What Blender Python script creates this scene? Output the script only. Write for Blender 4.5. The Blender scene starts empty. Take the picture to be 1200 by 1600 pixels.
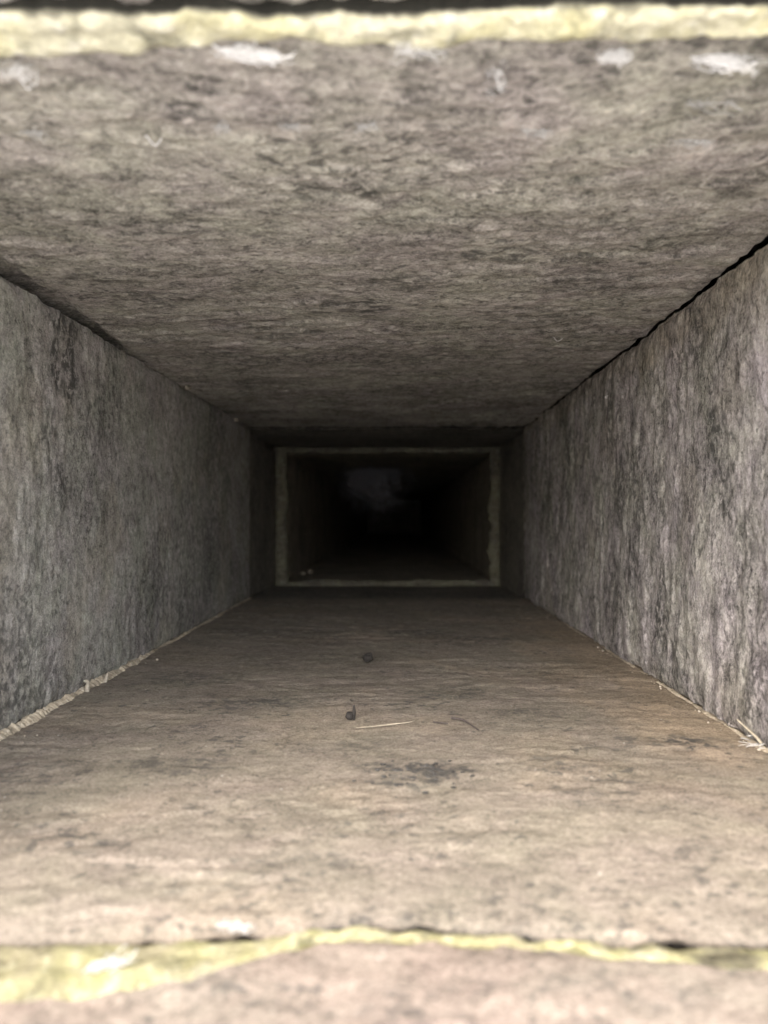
import bpy, math, random
import numpy as np

# ------------------------------------------------------------------ camera, sky, sun, exposure
S = bpy.context.scene
COL = S.collection
FPX, CX, CY = 1067.0, 618.0, 808.0            # focal length and duct axis of the photograph, in its 1200 x 1600 pixels

cam_d = bpy.data.cameras.new('camera')
cam = bpy.data.objects.new('camera', cam_d)
COL.objects.link(cam)
cam.location = (0, 0, 0)
cam.rotation_euler = (math.radians(90), 0, 0)
cam_d.sensor_fit = 'VERTICAL'
cam_d.sensor_height = 36.0
cam_d.sensor_width = 27.0
cam_d.lens = 36.0 * FPX / 1600.0
cam_d.shift_x = -(CX - 600) / 1600.0
cam_d.shift_y = (CY - 800) / 1600.0
cam_d.clip_start = 0.005
cam_d.clip_end = 2000
cam_d.dof.use_dof = True
cam_d.dof.focus_distance = 0.225
cam_d.dof.aperture_fstop = cam_d.lens / 1.7
S.camera = cam

SUN_EL, SUN_AZ = math.radians(46), math.radians(203)   # azimuth clockwise from +Y: behind the camera, to the left
w = bpy.data.worlds.new('World'); S.world = w; w.use_nodes = True
nt = w.node_tree
for n in list(nt.nodes): nt.nodes.remove(n)
sky = nt.nodes.new('ShaderNodeTexSky'); sky.sky_type = 'NISHITA'; sky.sun_disc = False
sky.sun_elevation = SUN_EL; sky.sun_rotation = SUN_AZ
sky.air_density = 0.6; sky.dust_density = 3.0; sky.ozone_density = 0.3
bg = nt.nodes.new('ShaderNodeBackground'); bg.inputs['Strength'].default_value = 0.12
out = nt.nodes.new('ShaderNodeOutputWorld')
nt.links.new(sky.outputs[0], bg.inputs[0]); nt.links.new(bg.outputs[0], out.inputs[0])

sun_d = bpy.data.lights.new('sun', 'SUN'); sun_d.energy = 1.5; sun_d.angle = math.radians(150)
sun_d.color = (1.0, 0.965, 0.915)
sun = bpy.data.objects.new('sun', sun_d); COL.objects.link(sun)
sun.rotation_euler = (math.radians(90) - SUN_EL, 0, math.pi - SUN_AZ)
sun.location = (-1, -2, 2)

S.view_settings.view_transform = 'Standard'; S.view_settings.look = 'None'
S.view_settings.exposure = 2.95; S.view_settings.gamma = 1.0
S.view_settings.use_curve_mapping = False
S.cycles.max_bounces = 12; S.cycles.diffuse_bounces = 10

# ------------------------------------------------------------------ dimensions of the duct (metres)
XL, XR, ZB = -0.106, 0.0935, -0.0592
MOUTH = 0.062
Y0, Y1, Y2, Y3, Y4 = 0.094, 0.500, 0.620, 1.20, 2.40
def ceil_z(x, y):
    return 0.0662 + 0.0056 * np.clip((x - XL) / 0.2, -.2, 1.1) * np.clip(1 - (y - 0.1) / 0.36, 0, 1.2)

def at(px, py, surf):
    """point of the duct surface that the photograph shows at pixel px, py"""
    a, b = (px - CX) / FPX, -(py - CY) / FPX
    if surf == 'floor': y = ZB / b
    elif surf == 'left': y = XL / a
    elif surf == 'right': y = XR / a
    else:
        y = 0.066 / b
        for _ in range(4): y = float(ceil_z(a * y, y)) / b
    return np.array((a * y, y, b * y))

# ------------------------------------------------------------------ noise
def perlin(x, y, seed):
    rng = np.random.RandomState(seed)
    ang = rng.rand(256) * 2 * np.pi
    gx, gy = np.cos(ang), np.sin(ang)
    perm = np.concatenate([rng.permutation(256)] * 2)
    xi = np.floor(x).astype(int); yi = np.floor(y).astype(int)
    xf = x - xi; yf = y - yi
    u = xf * xf * xf * (xf * (xf * 6 - 15) + 10); v = yf * yf * yf * (yf * (yf * 6 - 15) + 10)
    def g(ix, iy, dx, dy):
        h = perm[(perm[ix & 255] + iy) & 255]
        return gx[h] * dx + gy[h] * dy
    a = g(xi, yi, xf, yf); b = g(xi + 1, yi, xf - 1, yf)
    c = g(xi, yi + 1, xf, yf - 1); d = g(xi + 1, yi + 1, xf - 1, yf - 1)
    return ((a + u * (b - a)) * (1 - v) + (c + u * (d - c)) * v) * 1.5

def fbm(x, y, seed, octs=4, gain=0.5):
    r = 0; amp = 1.0; f = 1.0
    for o in range(octs):
        r = r + amp * perlin(x * f + 13.7 * o, y * f - 5.1 * o, seed + o)
        amp *= gain; f *= 2.03
    return r

def sstep(a, b, x):
    t = np.clip((x - a) / (b - a), 0, 1)
    return t * t * (3 - 2 * t)

# ------------------------------------------------------------------ materials
def new_mat(name):
    m = bpy.data.materials.new(name); m.use_nodes = True
    n = m.node_tree.nodes; b = n['Principled BSDF']
    b.inputs['Roughness'].default_value = 0.9
    b.inputs['Specular IOR Level'].default_value = 0.25
    return m, n, m.node_tree.links, b

def noise_node(n, l, vec, scale, detail=5, rough=0.6, dist=0.0):
    t = n.new('ShaderNodeTexNoise')
    t.inputs['Scale'].default_value = scale; t.inputs['Detail'].default_value = detail
    t.inputs['Roughness'].default_value = rough; t.inputs['Distortion'].default_value = dist
    l.new(vec, t.inputs['Vector'])
    return t.outputs['Fac']

def ramp(n, l, fac, a, b, lo=0.0, hi=1.0):
    r = n.new('ShaderNodeMapRange'); r.inputs['From Min'].default_value = a; r.inputs['From Max'].default_value = b
    r.inputs['To Min'].default_value = lo; r.inputs['To Max'].default_value = hi
    l.new(fac, r.inputs['Value'])
    return r.outputs['Result']

def mixc(n, l, fac, a, b, mode='MIX'):
    m = n.new('ShaderNodeMix'); m.data_type = 'RGBA'; m.blend_type = mode
    if isinstance(fac, float): m.inputs[0].default_value = fac
    else: l.new(fac, m.inputs[0])
    for i, c in ((6, a), (7, b)):
        if isinstance(c, tuple): m.inputs[i].default_value = (*c, 1)
        else: l.new(c, m.inputs[i])
    return m.outputs[2]

def math_node(n, l, op, a, b):
    m = n.new('ShaderNodeMath'); m.operation = op; m.use_clamp = False
    for i, c in ((0, a), (1, b)):
        if isinstance(c, (int, float)): m.inputs[i].default_value = c
        else: l.new(c, m.inputs[i])
    return m.outputs[0]

def stone(name, base, mauve, olive, stretch, dark=(0.07, 0.068, 0.06), warm=(0.30, 0.265, 0.205), contrast=1.0, bump=0.5, seed=0.0):
    """rough split sandstone; 'stretch' scales object space so that the grain runs across the duct"""
    base, mauve, olive, warm = [tuple(0.74 * c * t for c, t in zip(k, (1.0, 0.985, 0.96))) for k in (base, mauve, olive, warm)]
    mauve = tuple(0.85 * a + 0.15 * b_ for a, b_ in zip(mauve, base))
    dark = tuple(0.8 * c for c in dark)
    m, n, l, b = new_mat(name)
    tc = n.new('ShaderNodeTexCoord'); mp = n.new('ShaderNodeMapping')
    mp.inputs['Scale'].default_value = stretch; mp.inputs['Location'].default_value = (seed, seed * 1.7, seed * 0.6)
    l.new(tc.outputs['Object'], mp.inputs['Vector'])
    V = mp.outputs[0]
    big = noise_node(n, l, V, 30, 4, 0.6)
    mid = noise_node(n, l, V, 210, 5, 0.66, 0.3)
    fine = noise_node(n, l, V, 760, 4, 0.72)
    grit = noise_node(n, l, V, 2300, 3, 0.75)
    hue = noise_node(n, l, V, 48, 5, 0.68, 0.4)
    c = mixc(n, l, ramp(n, l, hue, 0.36, 0.64), olive, mauve)
    c = mixc(n, l, 0.5, c, base)
    wa = n.new('ShaderNodeAttribute'); wa.attribute_name = 'warm'
    c = mixc(n, l, wa.outputs['Fac'], c, warm)
    # cloudy, streaky and gritty value changes of the stone itself
    val = math_node(n, l, 'ADD', ramp(n, l, big, 0.32, 0.68, -0.28 * contrast, 0.26 * contrast), ramp(n, l, mid, 0.34, 0.66, -0.33 * contrast, 0.31 * contrast))
    val = math_node(n, l, 'ADD', val, ramp(n, l, fine, 0.34, 0.66, -0.36 * contrast, 0.36 * contrast))
    val = math_node(n, l, 'ADD', val, ramp(n, l, grit, 0.34, 0.66, -0.42, 0.42))
    val = math_node(n, l, 'MAXIMUM', math_node(n, l, 'ADD', val, 1.04), 0.2)
    vm = n.new('ShaderNodeVectorMath'); vm.operation = 'SCALE'
    l.new(c, vm.inputs[0]); l.new(val, vm.inputs['Scale'])
    c = vm.outputs[0]
    # dark flecks in loose clusters, and the mapped 'dark' blotches
    V2n = n.new('ShaderNodeMapping'); V2n.inputs['Scale'].default_value = (1, 1, 1); V2n.inputs['Location'].default_value = (0.37, 0.11, 0.71)
    l.new(V, V2n.inputs['Vector'])
    fl = noise_node(n, l, V2n.outputs[0], 400, 5, 0.68, 0.2)
    zone = noise_node(n, l, V2n.outputs[0], 38, 4, 0.6)
    thr = math_node(n, l, 'ADD', fl, ramp(n, l, zone, 0.35, 0.65, 0.085, -0.05))
    pit = ramp(n, l, thr, 0.43, 0.35)
    da = n.new('ShaderNodeAttribute'); da.attribute_name = 'dark'
    dd = math_node(n, l, 'MULTIPLY', da.outputs['Fac'], ramp(n, l, fl, 0.56, 0.43, 0.06, 1.15))
    dk = math_node(n, l, 'MINIMUM', math_node(n, l, 'MAXIMUM', math_node(n, l, 'MULTIPLY', pit, 0.7), dd), 0.95)
    c = mixc(n, l, dk, c, dark)
    # pale mineral sparkle
    vo = n.new('ShaderNodeTexVoronoi'); vo.inputs['Scale'].default_value = 330; l.new(tc.outputs['Object'], vo.inputs['Vector'])
    sp = math_node(n, l, 'MULTIPLY', ramp(n, l, vo.outputs['Distance'], 0.11, 0.04), ramp(n, l, noise_node(n, l, V, 150, 2), 0.56, 0.62))
    c = mixc(n, l, math_node(n, l, 'MULTIPLY', sp, 0.6), c, (0.7, 0.68, 0.62))
    l.new(c, b.inputs['Base Color'])
    h = math_node(n, l, 'ADD', math_node(n, l, 'MULTIPLY', mid, 0.7), math_node(n, l, 'MULTIPLY', fine, 0.7))
    h = math_node(n, l, 'SUBTRACT', h, math_node(n, l, 'MULTIPLY', dk, 0.35))
    h = math_node(n, l, 'ADD', h, math_node(n, l, 'MULTIPLY', grit, 0.4))
    bp = n.new('ShaderNodeBump'); bp.inputs['Strength'].default_value = bump; bp.inputs['Distance'].default_value = 0.0010
    l.new(h, bp.inputs['Height']); l.new(bp.outputs[0], b.inputs['Normal'])
    return m

ACR = (0.75, 1.0, 0.75)           # grain a little longer across the duct than along it
M_floor = stone('floor_stone', (0.249, 0.220, 0.179), (0.252, 0.212, 0.182), (0.224, 0.209, 0.156), ACR, warm=(0.34, 0.272, 0.19), contrast=0.62, bump=0.5, seed=3.1)
M_front = stone('front_floor_stone', (0.253, 0.212, 0.175), (0.263, 0.206, 0.175), (0.228, 0.210, 0.168), ACR, warm=(0.36, 0.265, 0.21), contrast=0.6, bump=0.4, seed=8.3)
M_ceil = stone('ceiling_stone', (0.426, 0.399, 0.354), (0.434, 0.382, 0.372), (0.389, 0.393, 0.308), ACR, contrast=1.15, bump=0.65, seed=5.7)
M_left = stone('left_stone', (0.358, 0.352, 0.321), (0.370, 0.324, 0.330), (0.335, 0.352, 0.281), (0.85, 1.0, 0.8), contrast=0.95, bump=0.55, seed=1.9)
M_right = stone('right_stone', (0.370, 0.349, 0.341), (0.384, 0.332, 0.346), (0.354, 0.353, 0.271), (0.8, 1.0, 0.62), contrast=1.35, bump=0.75, seed=6.4)
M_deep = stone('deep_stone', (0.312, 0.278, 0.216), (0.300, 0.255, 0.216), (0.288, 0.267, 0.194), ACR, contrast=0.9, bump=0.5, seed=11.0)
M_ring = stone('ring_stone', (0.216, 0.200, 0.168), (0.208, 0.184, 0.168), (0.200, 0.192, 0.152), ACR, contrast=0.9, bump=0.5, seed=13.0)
M_core = stone('rubble_stone', (0.12, 0.11, 0.10), (0.11, 0.10, 0.10), (0.11, 0.11, 0.09), (1, 1, 1), seed=4.2)

def mortar_mat(name, a, b_, c_, bump=0.6):
    m, n, l, b = new_mat(name)
    tc = n.new('ShaderNodeTexCoord'); V = tc.outputs['Object']
    k1 = noise_node(n, l, V, 70, 4, 0.6, 0.5); k2 = noise_node(n, l, V, 380, 4, 0.65); k3 = noise_node(n, l, V, 1500, 3, 0.6)
    c = mixc(n, l, ramp(n, l, k1, 0.38, 0.62), a, b_)
    c = mixc(n, l, ramp(n, l, k2, 0.52, 0.7, 0, 0.8), c, c_)
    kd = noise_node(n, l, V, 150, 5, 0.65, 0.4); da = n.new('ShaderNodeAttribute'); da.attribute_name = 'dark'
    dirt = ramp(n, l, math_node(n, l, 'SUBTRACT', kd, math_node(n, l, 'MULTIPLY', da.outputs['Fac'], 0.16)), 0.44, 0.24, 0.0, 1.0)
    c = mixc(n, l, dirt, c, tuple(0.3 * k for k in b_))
    c = mixc(n, l, ramp(n, l, da.outputs['Fac'], 1.6, 3.0), c, (0.02, 0.019, 0.014))     # near-black along the groove edge of the joint
    v = math_node(n, l, 'ADD', ramp(n, l, k2, 0.3, 0.7, 0.8, 1.15), ramp(n, l, k3, 0.3, 0.7, -0.15, 0.15))
    vm = n.new('ShaderNodeVectorMath'); vm.operation = 'SCALE'; l.new(c, vm.inputs[0]); l.new(v, vm.inputs['Scale'])
    l.new(vm.outputs[0], b.inputs['Base Color'])
    bp = n.new('ShaderNodeBump'); bp.inputs['Strength'].default_value = bump; bp.inputs['Distance'].default_value = 0.0015
    l.new(math_node(n, l, 'ADD', k2, math_node(n, l, 'MULTIPLY', k3, 0.4)), bp.inputs['Height']); l.new(bp.outputs[0], b.inputs['Normal'])
    return m
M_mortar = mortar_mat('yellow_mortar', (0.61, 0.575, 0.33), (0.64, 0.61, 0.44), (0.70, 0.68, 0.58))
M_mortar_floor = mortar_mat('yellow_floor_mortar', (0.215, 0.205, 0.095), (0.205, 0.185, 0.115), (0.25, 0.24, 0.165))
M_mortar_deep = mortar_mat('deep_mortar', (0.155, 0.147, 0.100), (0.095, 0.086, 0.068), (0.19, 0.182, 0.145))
M_fillet = mortar_mat('beige_mortar', (0.46, 0.39, 0.28), (0.34, 0.29, 0.21), (0.54, 0.49, 0.39))

def plain(name, col, var=0.25, scale=600, rough=0.85, spec=0.25, trans=0.0):
    m, n, l, b = new_mat(name)
    tc = n.new('ShaderNodeTexCoord')
    k = noise_node(n, l, tc.outputs['Object'], scale, 4, 0.6)
    vm = n.new('ShaderNodeVectorMath'); vm.operation = 'SCALE'; vm.inputs[0].default_value = col
    l.new(ramp(n, l, k, 0.3, 0.7, 1 - var, 1 + var), vm.inputs['Scale']); l.new(vm.outputs[0], b.inputs['Base Color'])
    b.inputs['Roughness'].default_value = rough; b.inputs['Specular IOR Level'].default_value = spec
    return m
M_silk = plain('silk', (0.70, 0.69, 0.66), 0.1)
M_pale = plain('grey_silk', (0.46, 0.45, 0.42), 0.15)
M_glow_strand = plain('glow_strand_grey', (0.30, 0.30, 0.33), 0.15)  # grey of the added strands that imitate the far glow
M_straw = plain('straw', (0.30, 0.265, 0.20), 0.25)
M_twig = plain('twig_bark', (0.06, 0.05, 0.045), 0.3)
M_pebble = plain('pebble_stone', (0.026, 0.023, 0.02), 0.35, 900)
M_grit = plain('dark_grit', (0.042, 0.040, 0.036), 0.5, 500)
M_crumb = plain('mortar_crumb', (0.36, 0.32, 0.25), 0.3, 900)
M_ground = plain('pale_paving', (0.56, 0.55, 0.53), 0.2, 3)

# ------------------------------------------------------------------ mesh helpers
def link(name, verts, faces, mat, parent=None, smooth=True, attrs=None):
    me = bpy.data.meshes.new(name)
    verts = np.asarray(verts, dtype=np.float32)
    faces = np.asarray(faces, dtype=np.int32)
    k = faces.shape[1]
    me.vertices.add(len(verts)); me.vertices.foreach_set('co', verts.ravel())
    me.loops.add(faces.size); me.loops.foreach_set('vertex_index', faces.ravel())
    me.polygons.add(len(faces))
    me.polygons.foreach_set('loop_start', np.arange(0, faces.size, k, dtype=np.int32))
    me.polygons.foreach_set('use_smooth', np.full(len(faces), smooth))
    for an, av in (attrs or {}).items():
        a = me.attributes.new(an, 'FLOAT', 'POINT'); a.data.foreach_set('value', np.asarray(av, dtype=np.float32))
    me.update(calc_edges=True); me.validate()
    me.materials.append(mat)
    o = bpy.data.objects.new(name, me); COL.objects.link(o)
    if parent: o.parent = parent
    return o

def grid_faces(nu, nv, off=0):
    i = np.arange(nu - 1)[:, None] * nv + np.arange(nv - 1)[None, :] + off
    return np.stack([i, i + nv, i + nv + 1, i + 1], -1).reshape(-1, 4)

def tag(o, label=None, cat=None, group=None, kind=None):
    for k, v in (('label', label), ('category', cat), ('group', group), ('kind', kind)):
        if v: o[k] = v
    return o

SIDE = {'floor': (0, -1), 'ceiling': (0, 1), 'left': (1, -1), 'right': (1, 1)}   # axis of u (0: x, 1: z), outward sign
def place(side, u, v, h):
    ax, s = SIDE[side]
    return np.stack([u, v, h], -1) if ax == 0 else np.stack([h, v, u], -1)

def slab(side, mat, u0, u1, v0, v1, base, parent, step=0.001, thick=0.035, rough=1.0, seed=1, name='slab', round_=0.0012, dark=None, warm=None, shape=None, stretch=1.6, top=None):
    """one stone slab: inner face a displaced grid, then rounded chipped rims and a back"""
    ax, s = SIDE[side]
    f0 = v0 if callable(v0) else (lambda u: np.full_like(u, v0))
    f1 = v1 if callable(v1) else (lambda u: np.full_like(u, v1))
    us = np.arange(u0, u1 + step / 2, step); us[-1] = u1
    L = float(np.max(f1(us) - f0(us)))
    t = np.linspace(0, 1, max(8, int(L / step)))
    U, T = np.meshgrid(us, t, indexing='ij')
    A, B = f0(U), f1(U)
    V = A + (B - A) * T
    hb = base(U, V) if callable(base) else np.full_like(U, base)
    su = (U + (0.35 * V if ax == 1 else 0.0)) / stretch
    d = 0.00055 * fbm(su * 20, V * 20, seed, 3) + 0.00020 * fbm(su * 140, V * 150, seed + 20, 3, 0.7)
    # split-stone terraces: little steps in the layers
    ter = fbm(su * 70 + 3, V * 110, seed + 40, 4, 0.6)
    d = d + 0.00022 * np.tanh(ter * 7) * sstep(-0.3, 0.4, fbm(su * 18, V * 18, seed + 50, 2))
    d = rough * d
    # chipped arrises
    e = np.minimum(np.minimum(V - A, B - V), np.minimum(U - u0, u1 - U))
    chip = round_ * (1.0 + 0.9 * fbm(U * 160, V * 160, seed + 60, 3))
    d = d - np.clip(chip, 0.0002, None) * np.exp(-np.clip(e, 0, None) / (round_ * 1.1))
    H = hb - s * d                      # positive d stands into the opening
    if shape is not None: H = H + s * shape(U, V)
    nu, nv = U.shape
    if top is not None: U = U + (U - u0) / (u1 - u0) * top(V)
    P = place(side, U, V, H).reshape(-1, 3)
    F = grid_faces(nu, nv)
    # rim and back
    idx = np.arange(nu * nv).reshape(nu, nv)
    loop = np.concatenate([idx[:-1, 0], idx[-1, :-1], idx[:0:-1, -1], idx[0, :0:-1]])
    back = P[loop].copy(); back[:, 2 if ax == 0 else 0] = (np.mean(hb) + s * thick)
    n0 = len(P); n = len(loop)
    P2 = np.concatenate([P, back, [np.mean(back, 0)]])
    a = loop; b = np.roll(loop, -1); c = n0 + (np.arange(n) + 1) % n; e_ = n0 + np.arange(n)
    rim = np.stack([a, b, c, e_], -1)
    F = np.concatenate([F, rim])
    dk = np.zeros_like(U); wm = np.zeros_like(U)
    if dark is not None: dk = np.clip(dark(U, V), 0, 1)
    if warm is not None: wm = np.clip(warm(U, V), 0, 1)
    pad = np.zeros(n + 1)
    o = link(name, P2, F, mat, parent, True, {'dark': np.concatenate([dk.ravel(), pad + 0.9]), 'warm': np.concatenate([wm.ravel(), pad])})
    return o

def ribbon(name, side, mat, parent, us, va, vb, base, height, seed, bury=0.003, n=22, lump=0.0008, lo=0.0):
    """raised lumpy mortar between the outlines va(u) and vb(u) of a slab face; its rims dive under the faces"""
    ax, s = SIDE[side]
    t = np.linspace(-0.22, 1.22, n)
    U, T = np.meshgrid(us, t, indexing='ij')
    A, B = va(U), vb(U)
    jag = 0.0007 * fbm(U * 190, T * 2, seed + 5, 4)
    V = A + (B - A) * T + jag
    hb = base(U, V) if callable(base) else np.full_like(U, base)
    prof = 1 - (2 * T - 1) ** 4
    hh = height(U) if callable(height) else height
    h = np.where(prof > 0, prof * hh, prof * bury) + (lump * fbm(U * 120, V * 160, seed, 4) + lo) * np.clip(prof, 0, 1)
    H = hb - s * h
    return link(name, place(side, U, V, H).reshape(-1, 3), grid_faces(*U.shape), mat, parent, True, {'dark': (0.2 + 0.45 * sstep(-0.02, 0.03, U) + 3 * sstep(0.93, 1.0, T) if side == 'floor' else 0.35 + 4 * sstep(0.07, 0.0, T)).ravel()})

def tube(pts, rad, k=6):
    pts = np.asarray(pts, float); n = len(pts)
    rad = np.broadcast_to(np.asarray(rad, float), (n,))
    tan = np.gradient(pts, axis=0); tan /= np.linalg.norm(tan, axis=1)[:, None] + 1e-12
    ref = np.array((0.31, 0.22, 0.92)); a = np.cross(tan, ref); a /= np.linalg.norm(a, axis=1)[:, None] + 1e-12
    b = np.cross(tan, a)
    th = np.linspace(0, 2 * np.pi, k, endpoint=False)
    V = pts[:, None] + rad[:, None, None] * (np.cos(th)[None, :, None] * a[:, None] + np.sin(th)[None, :, None] * b[:, None])
    i = np.arange(n - 1)[:, None] * k; j = np.arange(k)[None, :]; j2 = (j + 1) % k
    F = np.stack([i + j, i + j2, i + k + j2, i + k + j], -1).reshape(-1, 4)
    return V.reshape(-1, 3), F

def join(parts):
    V, F, o = [], [], 0
    for v, f in parts:
        V.append(v); F.append(f + o); o += len(v)
    return np.concatenate(V), np.concatenate(F)

def bez(p, n=14):
    """smooth curve through the control points"""
    p = np.asarray(p, float); k = len(p); tt = np.linspace(0, k - 1, n * (k - 1) + 1); r = []
    q = np.concatenate([[2 * p[0] - p[1]], p, [2 * p[-1] - p[-2]]])
    for t in tt:
        i = min(int(t), k - 2); f = t - i; a, b, c, d = q[i:i + 4]
        r.append(0.5 * (2 * b + (c - a) * f + (2 * a - 5 * b + 4 * c - d) * f * f + (3 * b - a - 3 * c + d) * f ** 3))
    return np.array(r)

def lump(center, size, seed, n=14, jag=0.35):
    """an angular little stone: a noisy ball cut by random planes"""
    rng = np.random.RandomState(seed)
    th = np.linspace(0.02, np.pi - 0.02, n); ph = np.linspace(0, 2 * np.pi, 2 * n, endpoint=False)
    T, Pp = np.meshgrid(th, ph, indexing='ij')
    d = np.stack([np.sin(T) * np.cos(Pp), np.sin(T) * np.sin(Pp), np.cos(T)], -1).reshape(-1, 3)
    r = np.ones(len(d))
    for _ in range(11):
        nrm = rng.randn(3); nrm /= np.linalg.norm(nrm); c = 1 - jag * rng.rand()
        dp = d @ nrm; r = np.where(dp > 0.05, np.minimum(r, c / np.maximum(dp, 0.05)), r)
    v = d * r[:, None] * np.asarray(size) + np.asarray(center)
    i = np.arange(n - 1)[:, None] * 2 * n; j = np.arange(2 * n)[None, :]; j2 = (j + 1) % (2 * n)
    F = np.stack([i + j, i + j2, i + 2 * n + j2, i + 2 * n + j], -1).reshape(-1, 4)
    return v, F

def box(a, b):
    a, b = np.minimum(a, b), np.maximum(a, b)
    v = np.array([[x, y, z] for x in (a[0], b[0]) for y in (a[1], b[1]) for z in (a[2], b[2])], float)
    f = np.array([[0, 1, 3, 2], [4, 6, 7, 5], [0, 4, 5, 1], [2, 3, 7, 6], [0, 2, 6, 4], [1, 5, 7, 3]])
    return v, f

def outline(pairs, surf):
    """photograph outline -> v as a function of u on a floor or ceiling"""
    P = np.array([at(px, py, surf) for px, py in pairs]); o = np.argsort(P[:, 0])
    xs, ys = P[o, 0], P[o, 1]
    return lambda u: np.interp(u, xs, ys)

# ------------------------------------------------------------------ the ground outside the mouth
gs = []
for i in range(33):
    for j in range(33): gs.append(((i - 16) ** 3 * 0.02, (j - 16) ** 3 * 0.02, -0.62 + 0.004 * random.Random(i * 40 + j).random()))
tag(link('ground', gs, grid_faces(33, 33), M_ground), kind='structure')

# ------------------------------------------------------------------ the duct
duct = bpy.data.objects.new('stone_duct', None); COL.objects.link(duct)
duct.location = (0, 0, 0)
tag(duct, 'rectangular duct of rough grey brown stone slabs with yellow mortar joints, running back into darkness', 'stone duct')

# --- blotch maps of the big slabs (positions read from the photograph)
def blots(spots, surf):
    pts = [(at(px, py, surf), r, a) for px, py, r, a in spots]
    ax = SIDE[surf][0]
    def f(U, V):
        m = np.zeros_like(U)
        for p, r, a in pts:
            u0 = p[0] if ax == 0 else p[2]
            wob = 1.1 * fbm(U * 110 + a * 31, V * 150, 777, 4, 0.6)
            q = ((U - u0) / (r * 1.7)) ** 2 + ((V - p[1]) / r) ** 2
            m = np.maximum(m, min(1.0, 1.45 * a) * sstep(1.6, 0.0, q + wob))
        return m
    return f
floor_spots = [(655, 1208, 0.008, 0.9), (700, 1084, 0.008, 0.5), (100, 1310, 0.006, 0.55), (380, 1098, 0.009, 0.45), (290, 1062, 0.010, 0.35),
    (570, 1165, 0.005, 0.3), (280, 1195, 0.008, 0.4), (1075, 1160, 0.006, 0.6), (980, 1160, 0.006, 0.4), (480, 1340, 0.004, 0.4), (370, 1385, 0.003, 0.4),
    (1080, 1330, 0.004, 0.3), (40, 1205, 0.006, 0.3), (930, 1250, 0.007, 0.3), (655, 990, 0.012, 0.5), (745, 1000, 0.012, 0.4), (450, 990, 0.014, 0.4),
    (540, 1440, 0.0022, 0.7), (510, 1445, 0.002, 0.6), (820, 1115, 0.006, 0.4), (870, 1195, 0.005, 0.35)]
ceil_spots = [(570, 300, 0.004, 0.6), (470, 300, 0.003, 0.5), (300, 180, 0.0025, 0.5), (620, 440, 0.008, 0.4), (400, 360, 0.005, 0.4), (240, 470, 0.008, 0.5),
    (560, 480, 0.010, 0.5), (430, 520, 0.012, 0.4), (800, 490, 0.009, 0.4), (780, 400, 0.005, 0.5), (320, 135, 0.0025, 0.6), (940, 95, 0.0018, 0.7),
    (720, 245, 0.003, 0.35), (900, 440, 0.008, 0.3), (150, 430, 0.006, 0.4), (640, 560, 0.014, 0.4), (350, 560, 0.012, 0.4)]
left_spots = [(100, 560, 0.009, 0.7), (78, 690, 0.006, 0.5), (95, 760, 0.006, 0.5), (250, 900, 0.014, 0.4), (150, 640, 0.008, 0.35), (60, 880, 0.006, 0.35),
    (330, 850, 0.02, 0.4), (20, 1080, 0.010, 0.5), (290, 930, 0.014, 0.4), (70, 1090, 0.010, 0.4), (30, 1040, 0.014, 0.4), (300, 870, 0.03, 0.3), (340, 760, 0.03, 0.3)]
right_spots = [(1120, 680, 0.006, 0.6), (1128, 760, 0.006, 0.6), (1160, 850, 0.005, 0.45), (970, 760, 0.010, 0.5), (990, 880, 0.009, 0.5), (1030, 960, 0.009, 0.6),
    (1000, 820, 0.006, 0.5), (1090, 540, 0.006, 0.4), (950, 650, 0.010, 0.45), (880, 760, 0.012, 0.4), (905, 880, 0.012, 0.4), (1060, 1040, 0.007, 0.5), (965, 960, 0.008, 0.4)]

# --- outlines of the near joint
g_floor = outline([(-80, 1468), (0, 1466), (300, 1462), (450, 1454), (560, 1441), (650, 1445), (800, 1456), (1000, 1468), (1200, 1473), (1300, 1474)], 'floor')
m_floor_lo = outline([(-80, 1565), (0, 1560), (150, 1547), (300, 1530), (400, 1492), (480, 1466), (600, 1456), (800, 1470), (900, 1482), (1000, 1500), (1100, 1507), (1200, 1512), (1300, 1512)], 'floor')
g_ceil = outline([(-80, 6), (0, 9), (120, 10), (230, 17), (300, 8), (340, 7), (420, 18), (520, 15), (640, 15), (760, 10), (850, 2), (900, 0), (1100, 2), (1200, 5), (1300, 5)], 'ceiling')
m_ceil_hi = outline([(-80, 92), (0, 90), (150, 84), (250, 76), (350, 64), (480, 58), (560, 66), (680, 72), (760, 58), (900, 62), (1050, 60), (1200, 54), (1300, 54)], 'ceiling')

# --- first course: the short slabs at the mouth, nearer than the joint
flat = lambda z: (lambda u, v: np.full_like(u, z))
slab('floor', M_front, -0.135, 0.125, MOUTH, lambda u: g_floor(u) - 0.0018, ZB - 0.0004, duct, seed=101, rough=0.7,
     warm=lambda U, V: 0.8 * sstep(-0.03, -0.07, U) * sstep(0.4, -0.2, fbm(U * 60, V * 60, 5, 3)),
     dark=blots([(640, 1570, 0.003, 0.4), (900, 1530, 0.0025, 0.35), (330, 1535, 0.002, 0.5), (1050, 1560, 0.003, 0.3), (740, 1540, 0.002, 0.3), (480, 1580, 0.002, 0.25)], 'floor'))
slab('ceiling', M_ceil, -0.135, 0.125, MOUTH, lambda u: g_ceil(u) - 0.0006, lambda u, v: ceil_z(u, v) - 0.0002, duct, seed=111, rough=0.5,
     dark=lambda U, V: 0.8 * sstep(0.0006, 0.0001, (g_ceil(U) - 0.0006) - V))
slab('left', M_left, ZB + 0.0008, 0.0655, MOUTH, 0.0885, XL, duct, seed=121)
slab('right', M_right, ZB + 0.0008, 0.0688, MOUTH, 0.0885, XR, duct, seed=131)

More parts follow.
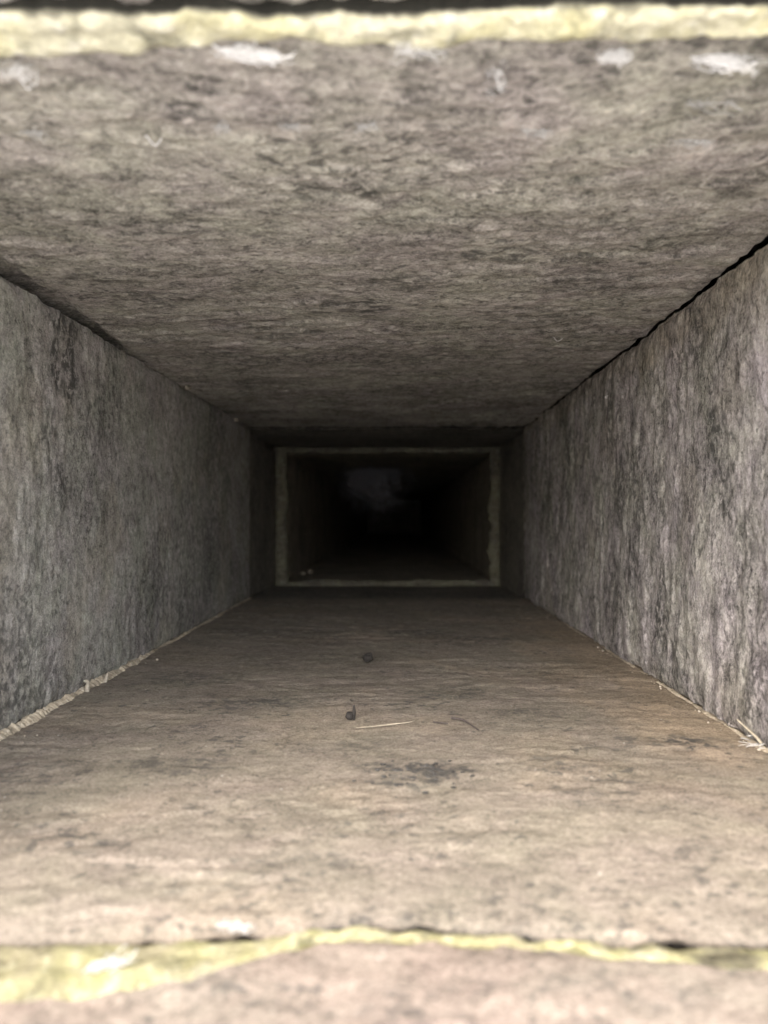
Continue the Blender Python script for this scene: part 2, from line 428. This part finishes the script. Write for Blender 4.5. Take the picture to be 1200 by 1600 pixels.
# --- second course: the four long slabs
slab('floor', M_floor, -0.135, 0.125, lambda u: g_floor(u), Y1, ZB, duct, step=0.00085, seed=1, rough=0.85,
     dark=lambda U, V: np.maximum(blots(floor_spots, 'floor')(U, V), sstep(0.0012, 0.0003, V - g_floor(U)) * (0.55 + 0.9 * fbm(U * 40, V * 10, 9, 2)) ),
     warm=lambda U, V: np.clip(0.75 * sstep(0.045, 0.088, U + 0.012 * fbm(U * 60, V * 40, 12, 3)) * sstep(0.15, 0.19, V) * sstep(0.5, 0.3, V)
                       + 0.18 * sstep(0.1, 0.6, fbm(U * 22, V * 22, 14, 3)), 0, 1))
def ceil_chip(U, V):
    w_ = 0.0062 * sstep(0.12, 0.17, V) * sstep(0.29, 0.21, V) * (1 + 0.5 * fbm(V * 60, U * 10, 15, 3))
    return 0.003 * sstep(0, 1, np.clip((XL + w_ - U) / 0.0045 + 0.0, 0, 1)) * (w_ > 0.0004)
slab('ceiling', M_ceil, -0.135, XR + 0.0013, lambda u: g_ceil(u) + 0.0030, Y1, ceil_z, duct, step=0.00085, seed=2, rough=1.5, round_=0.0007,
     shape=ceil_chip,
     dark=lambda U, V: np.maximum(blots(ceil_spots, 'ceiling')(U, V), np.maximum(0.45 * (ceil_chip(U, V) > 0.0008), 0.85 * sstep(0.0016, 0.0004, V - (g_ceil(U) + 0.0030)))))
slab('left', M_left, ZB + 0.0008, 0.0654, Y0, Y1, XL, duct, step=0.00085, seed=3, rough=0.85,
     dark=blots(left_spots, 'left'), warm=lambda U, V: 0.35 * sstep(0.15, 0.6, fbm(U * 20, V * 30, 18, 3)))
def right_top(u, v): return XR
slab('right', M_right, ZB + 0.0006, 0.0658, Y0, Y1, XR, duct, step=0.00085, seed=4, rough=1.7,
     top=lambda V: 0.0043 * np.clip(1 - (V - 0.1) / 0.36, 0, 1.2), dark=blots(right_spots, 'right'),
     warm=lambda U, V: 0.6 * sstep(0.050, 0.063, U + 0.006 * fbm(U * 60, V * 60, 16, 3)) + 0.25 * sstep(0.2, 0.6, fbm(U * 25, V * 25, 19, 3)))
# shim of mortar that carries the ceiling where the right wall stops short
# --- third course: a short set-back ring, in the shade of the long slabs
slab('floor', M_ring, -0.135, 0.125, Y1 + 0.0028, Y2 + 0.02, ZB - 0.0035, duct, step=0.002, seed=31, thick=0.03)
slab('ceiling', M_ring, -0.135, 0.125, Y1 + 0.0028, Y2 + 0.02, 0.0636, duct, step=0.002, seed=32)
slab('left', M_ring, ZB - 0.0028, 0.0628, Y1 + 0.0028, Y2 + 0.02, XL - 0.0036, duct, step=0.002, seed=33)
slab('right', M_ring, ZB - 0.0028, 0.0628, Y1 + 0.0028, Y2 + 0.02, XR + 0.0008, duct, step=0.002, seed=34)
# --- fourth course: narrower, its mortared front rim faces the mouth
IL, IR, IB, IT = -0.0985, 0.0872, -0.0578, 0.0580
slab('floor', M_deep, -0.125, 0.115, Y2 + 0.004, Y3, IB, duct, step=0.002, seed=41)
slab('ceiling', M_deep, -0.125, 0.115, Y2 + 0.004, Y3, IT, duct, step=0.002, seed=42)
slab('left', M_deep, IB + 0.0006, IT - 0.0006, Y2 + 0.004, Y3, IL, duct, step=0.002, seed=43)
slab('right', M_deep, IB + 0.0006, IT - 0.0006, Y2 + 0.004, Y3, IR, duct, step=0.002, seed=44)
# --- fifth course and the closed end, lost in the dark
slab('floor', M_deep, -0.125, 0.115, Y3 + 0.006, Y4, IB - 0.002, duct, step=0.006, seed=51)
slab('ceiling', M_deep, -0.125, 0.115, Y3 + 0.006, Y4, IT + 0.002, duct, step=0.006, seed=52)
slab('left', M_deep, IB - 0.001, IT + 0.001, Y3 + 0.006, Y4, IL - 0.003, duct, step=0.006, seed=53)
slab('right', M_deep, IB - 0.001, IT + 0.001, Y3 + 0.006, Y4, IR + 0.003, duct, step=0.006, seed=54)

# --- mortar of the near joint
us = np.linspace(-0.13, 0.12, 420)
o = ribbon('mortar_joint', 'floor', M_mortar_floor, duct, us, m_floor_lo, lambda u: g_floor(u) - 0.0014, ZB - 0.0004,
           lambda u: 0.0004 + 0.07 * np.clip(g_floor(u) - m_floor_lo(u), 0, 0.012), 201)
o['label'] = 'pale yellow green mortar joint across the duct floor near the mouth'
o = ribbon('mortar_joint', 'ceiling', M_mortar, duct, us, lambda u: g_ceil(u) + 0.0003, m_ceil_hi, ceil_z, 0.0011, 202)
o['label'] = 'pale yellow mortar joint across the duct ceiling near the mouth'
for side, x, zt, sd in (('left', XL, 0.0655, 203), ('right', XR, 0.0688, 204)):
    zz = np.linspace(ZB - 0.002, zt + 0.001, 140)
    ribbon('mortar_joint', side, M_mortar, duct, zz, lambda u: np.full_like(u, 0.0875), lambda u: np.full_like(u, 0.0955), x, 0.001, sd)

# --- mortar on the rim of the fourth course: four bars facing the mouth
def rim_bar(side, u0, u1, inner, outer, seed, wob):
    """front face of a rim bar: u along the bar, w from inner to outer edge, facing -Y"""
    ax, s = SIDE[side]
    uu = np.linspace(u0, u1, 160); t = np.linspace(0, 1, 12)
    U, T = np.meshgrid(uu, t, indexing='ij')
    edge = inner + s * wob * (fbm(U * 30, U * 0 + seed * 0.37, seed, 6, 0.68))
    W = edge + (outer - edge) * T
    Y = Y2 - 0.001 - 0.0016 * (1 - (2 * T - 1) ** 4) - 0.0008 * fbm(U * 90, W * 90, seed + 3, 4)
    # turn the inner edge back into the duct
    back_y = np.full((len(uu), 1), Y2 + 0.007)
    P = np.concatenate([np.stack([U[:, :1], back_y, W[:, :1] + s * 0.0006], -1), np.stack([U, Y, W], -1), np.stack([U[:, -1:], back_y, W[:, -1:]], -1)], 1)
    if ax == 1: P = P[..., [2, 1, 0]]
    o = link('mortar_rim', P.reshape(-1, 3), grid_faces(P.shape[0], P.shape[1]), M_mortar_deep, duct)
    return o
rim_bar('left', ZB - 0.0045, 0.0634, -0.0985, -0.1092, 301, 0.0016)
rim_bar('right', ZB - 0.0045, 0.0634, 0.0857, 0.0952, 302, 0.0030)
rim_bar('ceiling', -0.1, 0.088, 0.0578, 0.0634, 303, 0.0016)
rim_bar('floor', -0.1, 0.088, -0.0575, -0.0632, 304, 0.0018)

# --- crumbling mortar fillets along the foot of the walls
def fillet(y0, y1, x, sgn, wid, hgt, seed, n=500, label=None):
    y = np.linspace(y0, y1, n); t = np.linspace(0, 1, 9)
    Yy, T = np.meshgrid(y, t, indexing='ij')
    spike = np.clip(fbm(Yy * 230, Yy * 0 + 7, seed + 2, 3, 0.6) - 0.35, 0, 1)
    k = (0.55 + 0.50 * fbm(Yy * 38, Yy * 0 + 3, seed, 3, 0.6) + 0.22 * fbm(Yy * 420, Yy * 0 + 5, seed + 4, 3, 0.7) + 1.2 * spike) 
    k = np.clip(k, 0.15, 1.8) * (0.3 + 0.7 * sstep(0.36, 0.2, Yy))
    ang = T * np.pi / 2
    X = x - sgn * 0.0012 + sgn * (0.0012 + wid * (0.6 * k + 0.35)) * np.sin(ang) + 0.00018 * fbm(Yy * 700, T * 5, seed + 7, 3)
    Z = ZB - 0.0012 + (hgt * k + 0.0012) * np.cos(ang) ** (1 + 0.5 * T) + 0.00018 * fbm(Yy * 700, T * 5 + 9, seed + 9, 3)
    o = link('mortar_fillet', np.stack([X, Yy, Z], -1).reshape(-1, 3), grid_faces(n, 9), M_fillet, duct)
    if label: o['label'] = label
    return o
fillet(0.10, Y1 - 0.002, XL, 1, 0.0026, 0.0024, 401, 1800, 'pale crumbling mortar fillet along the foot of the left wall')
fillet(0.10, Y1 - 0.002, XR, -1, 0.0006, 0.0005, 402, 1800, 'thin gritty mortar line along the foot of the right wall')

# --- masonry round the slabs, closing the duct
core = [box((-0.34, MOUTH + 0.006, -0.62), (-0.1415, 2.5, 0.30)), box((0.1295, MOUTH + 0.006, -0.62), (0.33, 2.5, 0.30)),
        box((-0.1414, MOUTH + 0.007, 0.1005), (0.1294, 2.499, 0.299)), box((-0.1414, MOUTH + 0.007, -0.619), (0.1294, 2.499, -0.0945)),
        box((-0.1413, Y4 + 0.004, -0.0944), (0.1293, 2.498, 0.1004))]
v, f = join(core)
link('masonry_core', v, f, M_core, duct, smooth=False, attrs={'dark': np.zeros(len(v)), 'warm': np.zeros(len(v))})

# ------------------------------------------------------------------ small loose things
def thing(name, vf, mat, label, cat, group=None, smooth=True):
    V, F = vf
    c = np.array(((V[:, 0].min() + V[:, 0].max()) / 2, (V[:, 1].min() + V[:, 1].max()) / 2, V[:, 2].min()))
    o = link(name, V - c, F, mat, None, smooth); o.location = c
    return tag(o, label, cat, group)

p = at(576, 1034, 'floor')
thing('pebble', lump(p + (0, 0, 0.0017), (0.0030, 0.0026, 0.0021), 3, 7, 0.6), M_pebble, 'small dark brown pebble lying alone on the duct floor, farthest back of the specks', 'pebble', None, False)
p = at(545, 1124, 'floor')
thing('stone_chip', join([lump(p + (0, 0, 0.001), (0.0020, 0.0016, 0.0013), 8, 7, 0.6), lump(p + (0.0016, 0, 0.0018), (0.0006, 0.0008, 0.0026), 9)]), M_pebble,
      'dark stone chip with an upright splinter on the floor, in front of the pebble', 'stone chip', None, False)
a = [at(556, 1140, 'floor'), at(580, 1138, 'floor'), at(606, 1135, 'floor'), at(640, 1131, 'floor'), at(652, 1126, 'floor')]
thing('straw', tube(bez(np.array(a) + (0, 0, 0.0005)), np.interp(np.linspace(0, 1, 57), [0, .5, .7, 1], [.00008, .00022, .00016, .00007])), M_straw,
      'thin pale straw lying across the middle of the stone floor', 'straw')
a = [at(706, 1126, 'floor') + (0, 0, .0008), at(725, 1131, 'floor') + (0, 0, .001), at(748, 1143, 'floor') + (0, 0, .0004)]
thing('twig', tube(bez(a), np.linspace(0.00042, 0.00016, 29)), M_twig, 'short dark twig lying slantwise on the floor right of the pale straw', 'twig')
a = [at(676, 1130, 'floor') + (0, 0, .0004), at(700, 1133, 'floor') + (0, 0, .0005)]
thing('twig', tube(bez(a), 0.0002), M_twig, 'tiny dark twig between the pale straw and the longer dark twig', 'twig')

rng = np.random.RandomState(5)
parts = []
pc = at(655, 1212, 'floor')
for i in range(150):
    q = pc + np.array((rng.randn() * 0.0045, rng.randn() * 0.0042, 0.0)); sz = 0.0002 + 0.00032 * rng.rand() ** 2
    parts.append(lump(q + (0, 0, sz * 0.5), (sz * 1.6, sz * 1.1, sz * 0.7), 900 + i, 5))
o = thing('dark_grit', join(parts), M_grit, 'patch of dark grit in the middle of the floor', 'grit', None, False); o['kind'] = 'stuff'
del o['category']
parts = []
for i in range(40):
    y = 0.11 + 0.36 * rng.rand() ** 1.3; x = rng.uniform(XL + 0.004, XR - 0.004)
    if rng.rand() < 0.92: x = XR - 0.001 - abs(rng.randn()) * 0.002 if rng.rand() < .6 else XL + 0.003 + abs(rng.randn()) * 0.003
    sz = 0.0002 + 0.00035 * rng.rand() ** 3
    parts.append(lump((x, y, ZB + sz * 0.6), (sz * 1.2, sz, sz * 0.8), 1200 + i, 5))
o = thing('sand_grains', join(parts), M_crumb, 'pale sand grains scattered over the floor and along the wall feet', None); o['kind'] = 'stuff'

# crumbs and the curled mortar flake at the foot of the left wall
p = np.array((XL + 0.0006, 0.231, ZB + 0.0014))
a = [p + (0.001, 0, -0.002), p + (0.0012, 0, 0.001), p + (0.0016, -.0005, 0.0022), p + (0.0004, -.0012, 0.0027)]
thing('mortar_flake', tube(bez(a), np.interp(np.linspace(0, 1, 43), [0, .5, .85, 1], [.0009, .0005, .0006, .0002]), 8), M_crumb,
      'pale curled mortar flake standing up at the foot of the left wall', 'mortar flake')
p = np.array((XL + 0.0002, 0.244, ZB + 0.0018))
a = [p + (0.0016, 0, -0.003), p + (0.0018, .002, 0.0002), p + (0.002, .003, 0.0016)]
thing('mortar_flake', tube(bez(a), np.linspace(.0010, .0001, 29), 8), M_crumb, 'small pointed mortar flake just behind the curled one by the left wall', 'mortar flake')
for (px, py, sz, lab) in ((290, 606, 0.0026, 'pale mortar crumb on the top edge of the left wall, nearer one'), (367, 656, 0.0022, 'pale mortar crumb on the top edge of the left wall, farther one')):
    p = at(px, py, 'left')
    thing('mortar_crumb', lump(p + (0.0008, 0, 0), (sz * 0.6, sz * 1.6, sz * 0.55), int(px), 8), M_crumb, lab, 'mortar crumb')
k = 0.70 * FPX
for (px, py, sz, lab) in ((485, 884, 0.0035, 'pale crumb on the dark floor just inside the far mortar rim'),):
    y = 0.70; p = np.array(((px - CX) / FPX * y, y, IB + sz * 0.6))
    thing('mortar_crumb', join([lump(p, (sz * .7, sz * 1.2, sz * .8), 77, 8), lump(p + (-0.006, -.01, -.001), (sz * .8, sz, sz * .5), 78, 8)]), M_crumb, lab, 'mortar crumb')

# straw and silk at the foot of the right wall
c = at(1186, 1166, 'floor')
st = [c + (0.0006, 0, 0.0008), c + (-0.0008, .001, 0.0026), c + (-0.0042, .003, 0.0060)]
thing('straw', tube(bez(st), np.linspace(.00050, .00022, 29)), M_straw, 'pale straw leaning against the foot of the right wall', 'straw')
parts = []
for i in range(34):
    q = c + rng.randn(3) * (0.0022, 0.0016, 0.0006) + (0.002, 0, 0.0006)
    d = rng.randn(3) * (0.003, 0.002, 0.0007)
    e = q + d + rng.randn(3) * 0.0008; m_ = (q + e) / 2 + rng.randn(3) * 0.0007
    for s_ in (q, m_, e): s_[2] = max(s_[2], ZB + 0.0002)
    parts.append(tube(bez([q, m_, e], 5), 0.00006 + 0.00008 * rng.rand(), 4))
fl = bez([c + (0.0008, 0, 0.001), c + (0.0012, 0, 0.004), c + (0.0032, .0008, 0.0074), c + (0.006, .001, 0.009)])
parts.append(tube(fl, 0.00012, 4))
thing('silk_tuft', join(parts), M_pale, 'tuft of white silk threads on the floor in the right hand corner', 'silk tuft')

# white silk wisps hanging under the ceiling and lying on the mortar near the mouth
def wisp(px, py, w_px, h_px, surf, seed, label, slope=0.0, nf=55, thick=0.8, drop=0.0012, flake=True):
    r = np.random.RandomState(seed)
    c = at(px, py, surf); sc = c[1] / FPX; s = -1 if surf == 'ceiling' else 1
    W = w_px * sc / 2; Hh = h_px * sc / 2
    parts = []
    for i in range(nf):
        u0 = r.uniform(-1, 0.4); u1 = u0 + r.uniform(0.3, 1.0); n0 = r.randn() * 0.45; n1 = n0 + r.randn() * 0.35
        P = []
        for t_ in (0, .35, .7, 1):
            u = u0 + (u1 - u0) * t_; nn = n0 + (n1 - n0) * t_ + r.randn() * 0.12
            P.append(c + (W * u, r.randn() * 0.0004 + nn * Hh * 0.6, s * (0.0006 + drop * r.rand()) - (slope * W * u) - (nn * Hh * 0.6 if surf == 'ceiling' else -nn * Hh * .3)))
        parts.append(tube(bez(P, 5), (0.00003 + 0.00009 * r.rand() ** 2) * thick, 4))
    if flake:      # torn scrap of matted silk
        n1, n2 = 26, 9
        U, T = np.meshgrid(np.linspace(-1, 1, n1), np.linspace(-1, 1, n2), indexing='ij')
        env = np.sqrt(np.clip(1 - np.abs(U) ** 2.5, 0, 1)) * (0.75 + 0.5 * fbm(U * 2, U * 0 + seed, seed, 3))
        T2 = T * env
        T2 = T2 * 0.4; X = c[0] + W * U * 0.5; Yv = c[1] + T2 * Hh * 0.5 + 0.0002 * fbm(U * 4, T * 2, seed + 1, 3)
        Z = c[2] + s * (0.0007 + 0.0006 * fbm(U * 3, T * 2, seed + 2, 3)) - slope * W * U + (T2 * Hh * 0.45) * (1 if surf == 'floor' else -1)
        parts.append((np.stack([X, Yv, Z], -1).reshape(-1, 3), grid_faces(n1, n2)))
    return thing('silk_wisp', join(parts), M_pale if nf < 20 or surf == 'floor' else M_silk, label, 'silk wisp', 'white silk wisps caught round the near joint')
wisp(392, 72, 125, 20, 'ceiling', 1, 'bright white silk wisp under the ceiling at left, just behind the yellow mortar', 0.1, thick=1.4)
wisp(1132, 86, 115, 26, 'ceiling', 2, 'largest bright white silk wisp, under the ceiling near the right edge', 0.08, thick=1.4)
wisp(958, 76, 60, 14, 'ceiling', 3, 'short white silk wisp left of the largest one under the ceiling', -0.05)
wisp(652, 58, 90, 40, 'ceiling', 4, 'white silk wisp matted on the ceiling mortar at the middle', 0.0, 50)
wisp(772, 105, 34, 60, 'ceiling', 5, 'slanting white silk wisp under the ceiling right of the middle', 0.9, 26, flake=False)
wisp(836, 196, 66, 12, 'ceiling', 6, 'faint pale silk wisp farther back under the ceiling right of the middle', 0.0, 18)
wisp(1085, 214, 100, 9, 'ceiling', 7, 'long thin pale silk wisp farther back under the ceiling at right', 0.05, 12)
wisp(52, 200, 60, 10, 'ceiling', 8, 'faint pale silk wisp farther back under the ceiling at far left', 0.0, 10)
wisp(347, 190, 36, 12, 'ceiling', 9, 'small pale silk wisp under the ceiling below the bright left one', 0.0, 12)
wisp(25, 100, 60, 30, 'ceiling', 12, 'white silk wisp behind the ceiling mortar in the top left corner', 0.0, 30, flake=False)
wisp(165, 1522, 80, 16, 'floor', 10, 'white silk wisp lying on the floor mortar at left', -0.35, flake=False)
wisp(366, 1462, 70, 14, 'floor', 11, 'white silk wisp lying at the edge of the floor slab left of the middle', 0.05, 18, flake=False)

wisp(455, 190, 44, 10, 'ceiling', 13, 'small pale silk wisp farther back under the ceiling left of the middle', 0.0, 14)
wisp(572, 190, 44, 10, 'ceiling', 14, 'small pale silk wisp farther back under the ceiling at the middle', 0.0, 14)
wisp(1120, 150, 110, 40, 'ceiling', 15, 'loose pale silk wisp under the ceiling between the largest one and the long thin one', 0.1, 18, flake=False)
# fine hairs on the ceiling and the right wall
for (px, py, dx, surf, lab) in ((240, 205, 26, 'ceiling', 'pale hair under the ceiling at left'), (872, 524, 14, 'ceiling', 'pale hair under the ceiling near the right wall'),
                               (953, 620, 8, 'right', 'tiny curled pale hair on the right wall')):
    p = at(px, py, surf); sc = p[1] / FPX; n_ = (0, 0, -1) if surf == 'ceiling' else (-1, 0, 0)
    nn = np.array(n_) * 0.0012; u = np.array((1, 0, 0)) if surf == 'ceiling' else np.array((0, -1, 0.3))
    a = [p - u * dx * sc * .5 + nn * .6, p + nn * 1.6 + (0, .001, 0), p + u * dx * sc * .5 + nn]
    thing('hair', tube(bez(a), 0.0001, 5), M_silk, lab, 'hair')

# far back: added grey strands imitating a glow under the fourth course's ceiling
parts = []
r = np.random.RandomState(44); yc = 0.80; cxw = (590 - CX) / FPX * yc
for i in range(1700):
    q = np.array((cxw - 0.002 + r.randn() * 0.019, yc + r.randn() * 0.015, IT - 0.002 - abs(r.randn()) * 0.021))
    d = r.randn(3); d *= 0.006 / np.linalg.norm(d); e = q + d + r.randn(3) * 0.001; st = q - d
    for s_ in (st, q, e): s_[2] = min(s_[2], IT + 0.0006)
    parts.append(tube(bez([st, q, e], 4), 0.00006 + 0.00006 * r.rand(), 4))
for i in range(16):      # the threads it hangs by
    q = np.array((cxw + r.randn() * 0.016, yc + r.randn() * 0.012, IT - 0.004)); parts.append(tube(bez([q + (r.randn() * .004, 0, .0046), q, q + (r.randn() * .004, 0, -.01)], 4), 0.00008, 4))
thing('glow_strands', join(parts), M_glow_strand, 'loose grey strands imitating a faint glow in the dark far end of the duct', 'glow_strands')
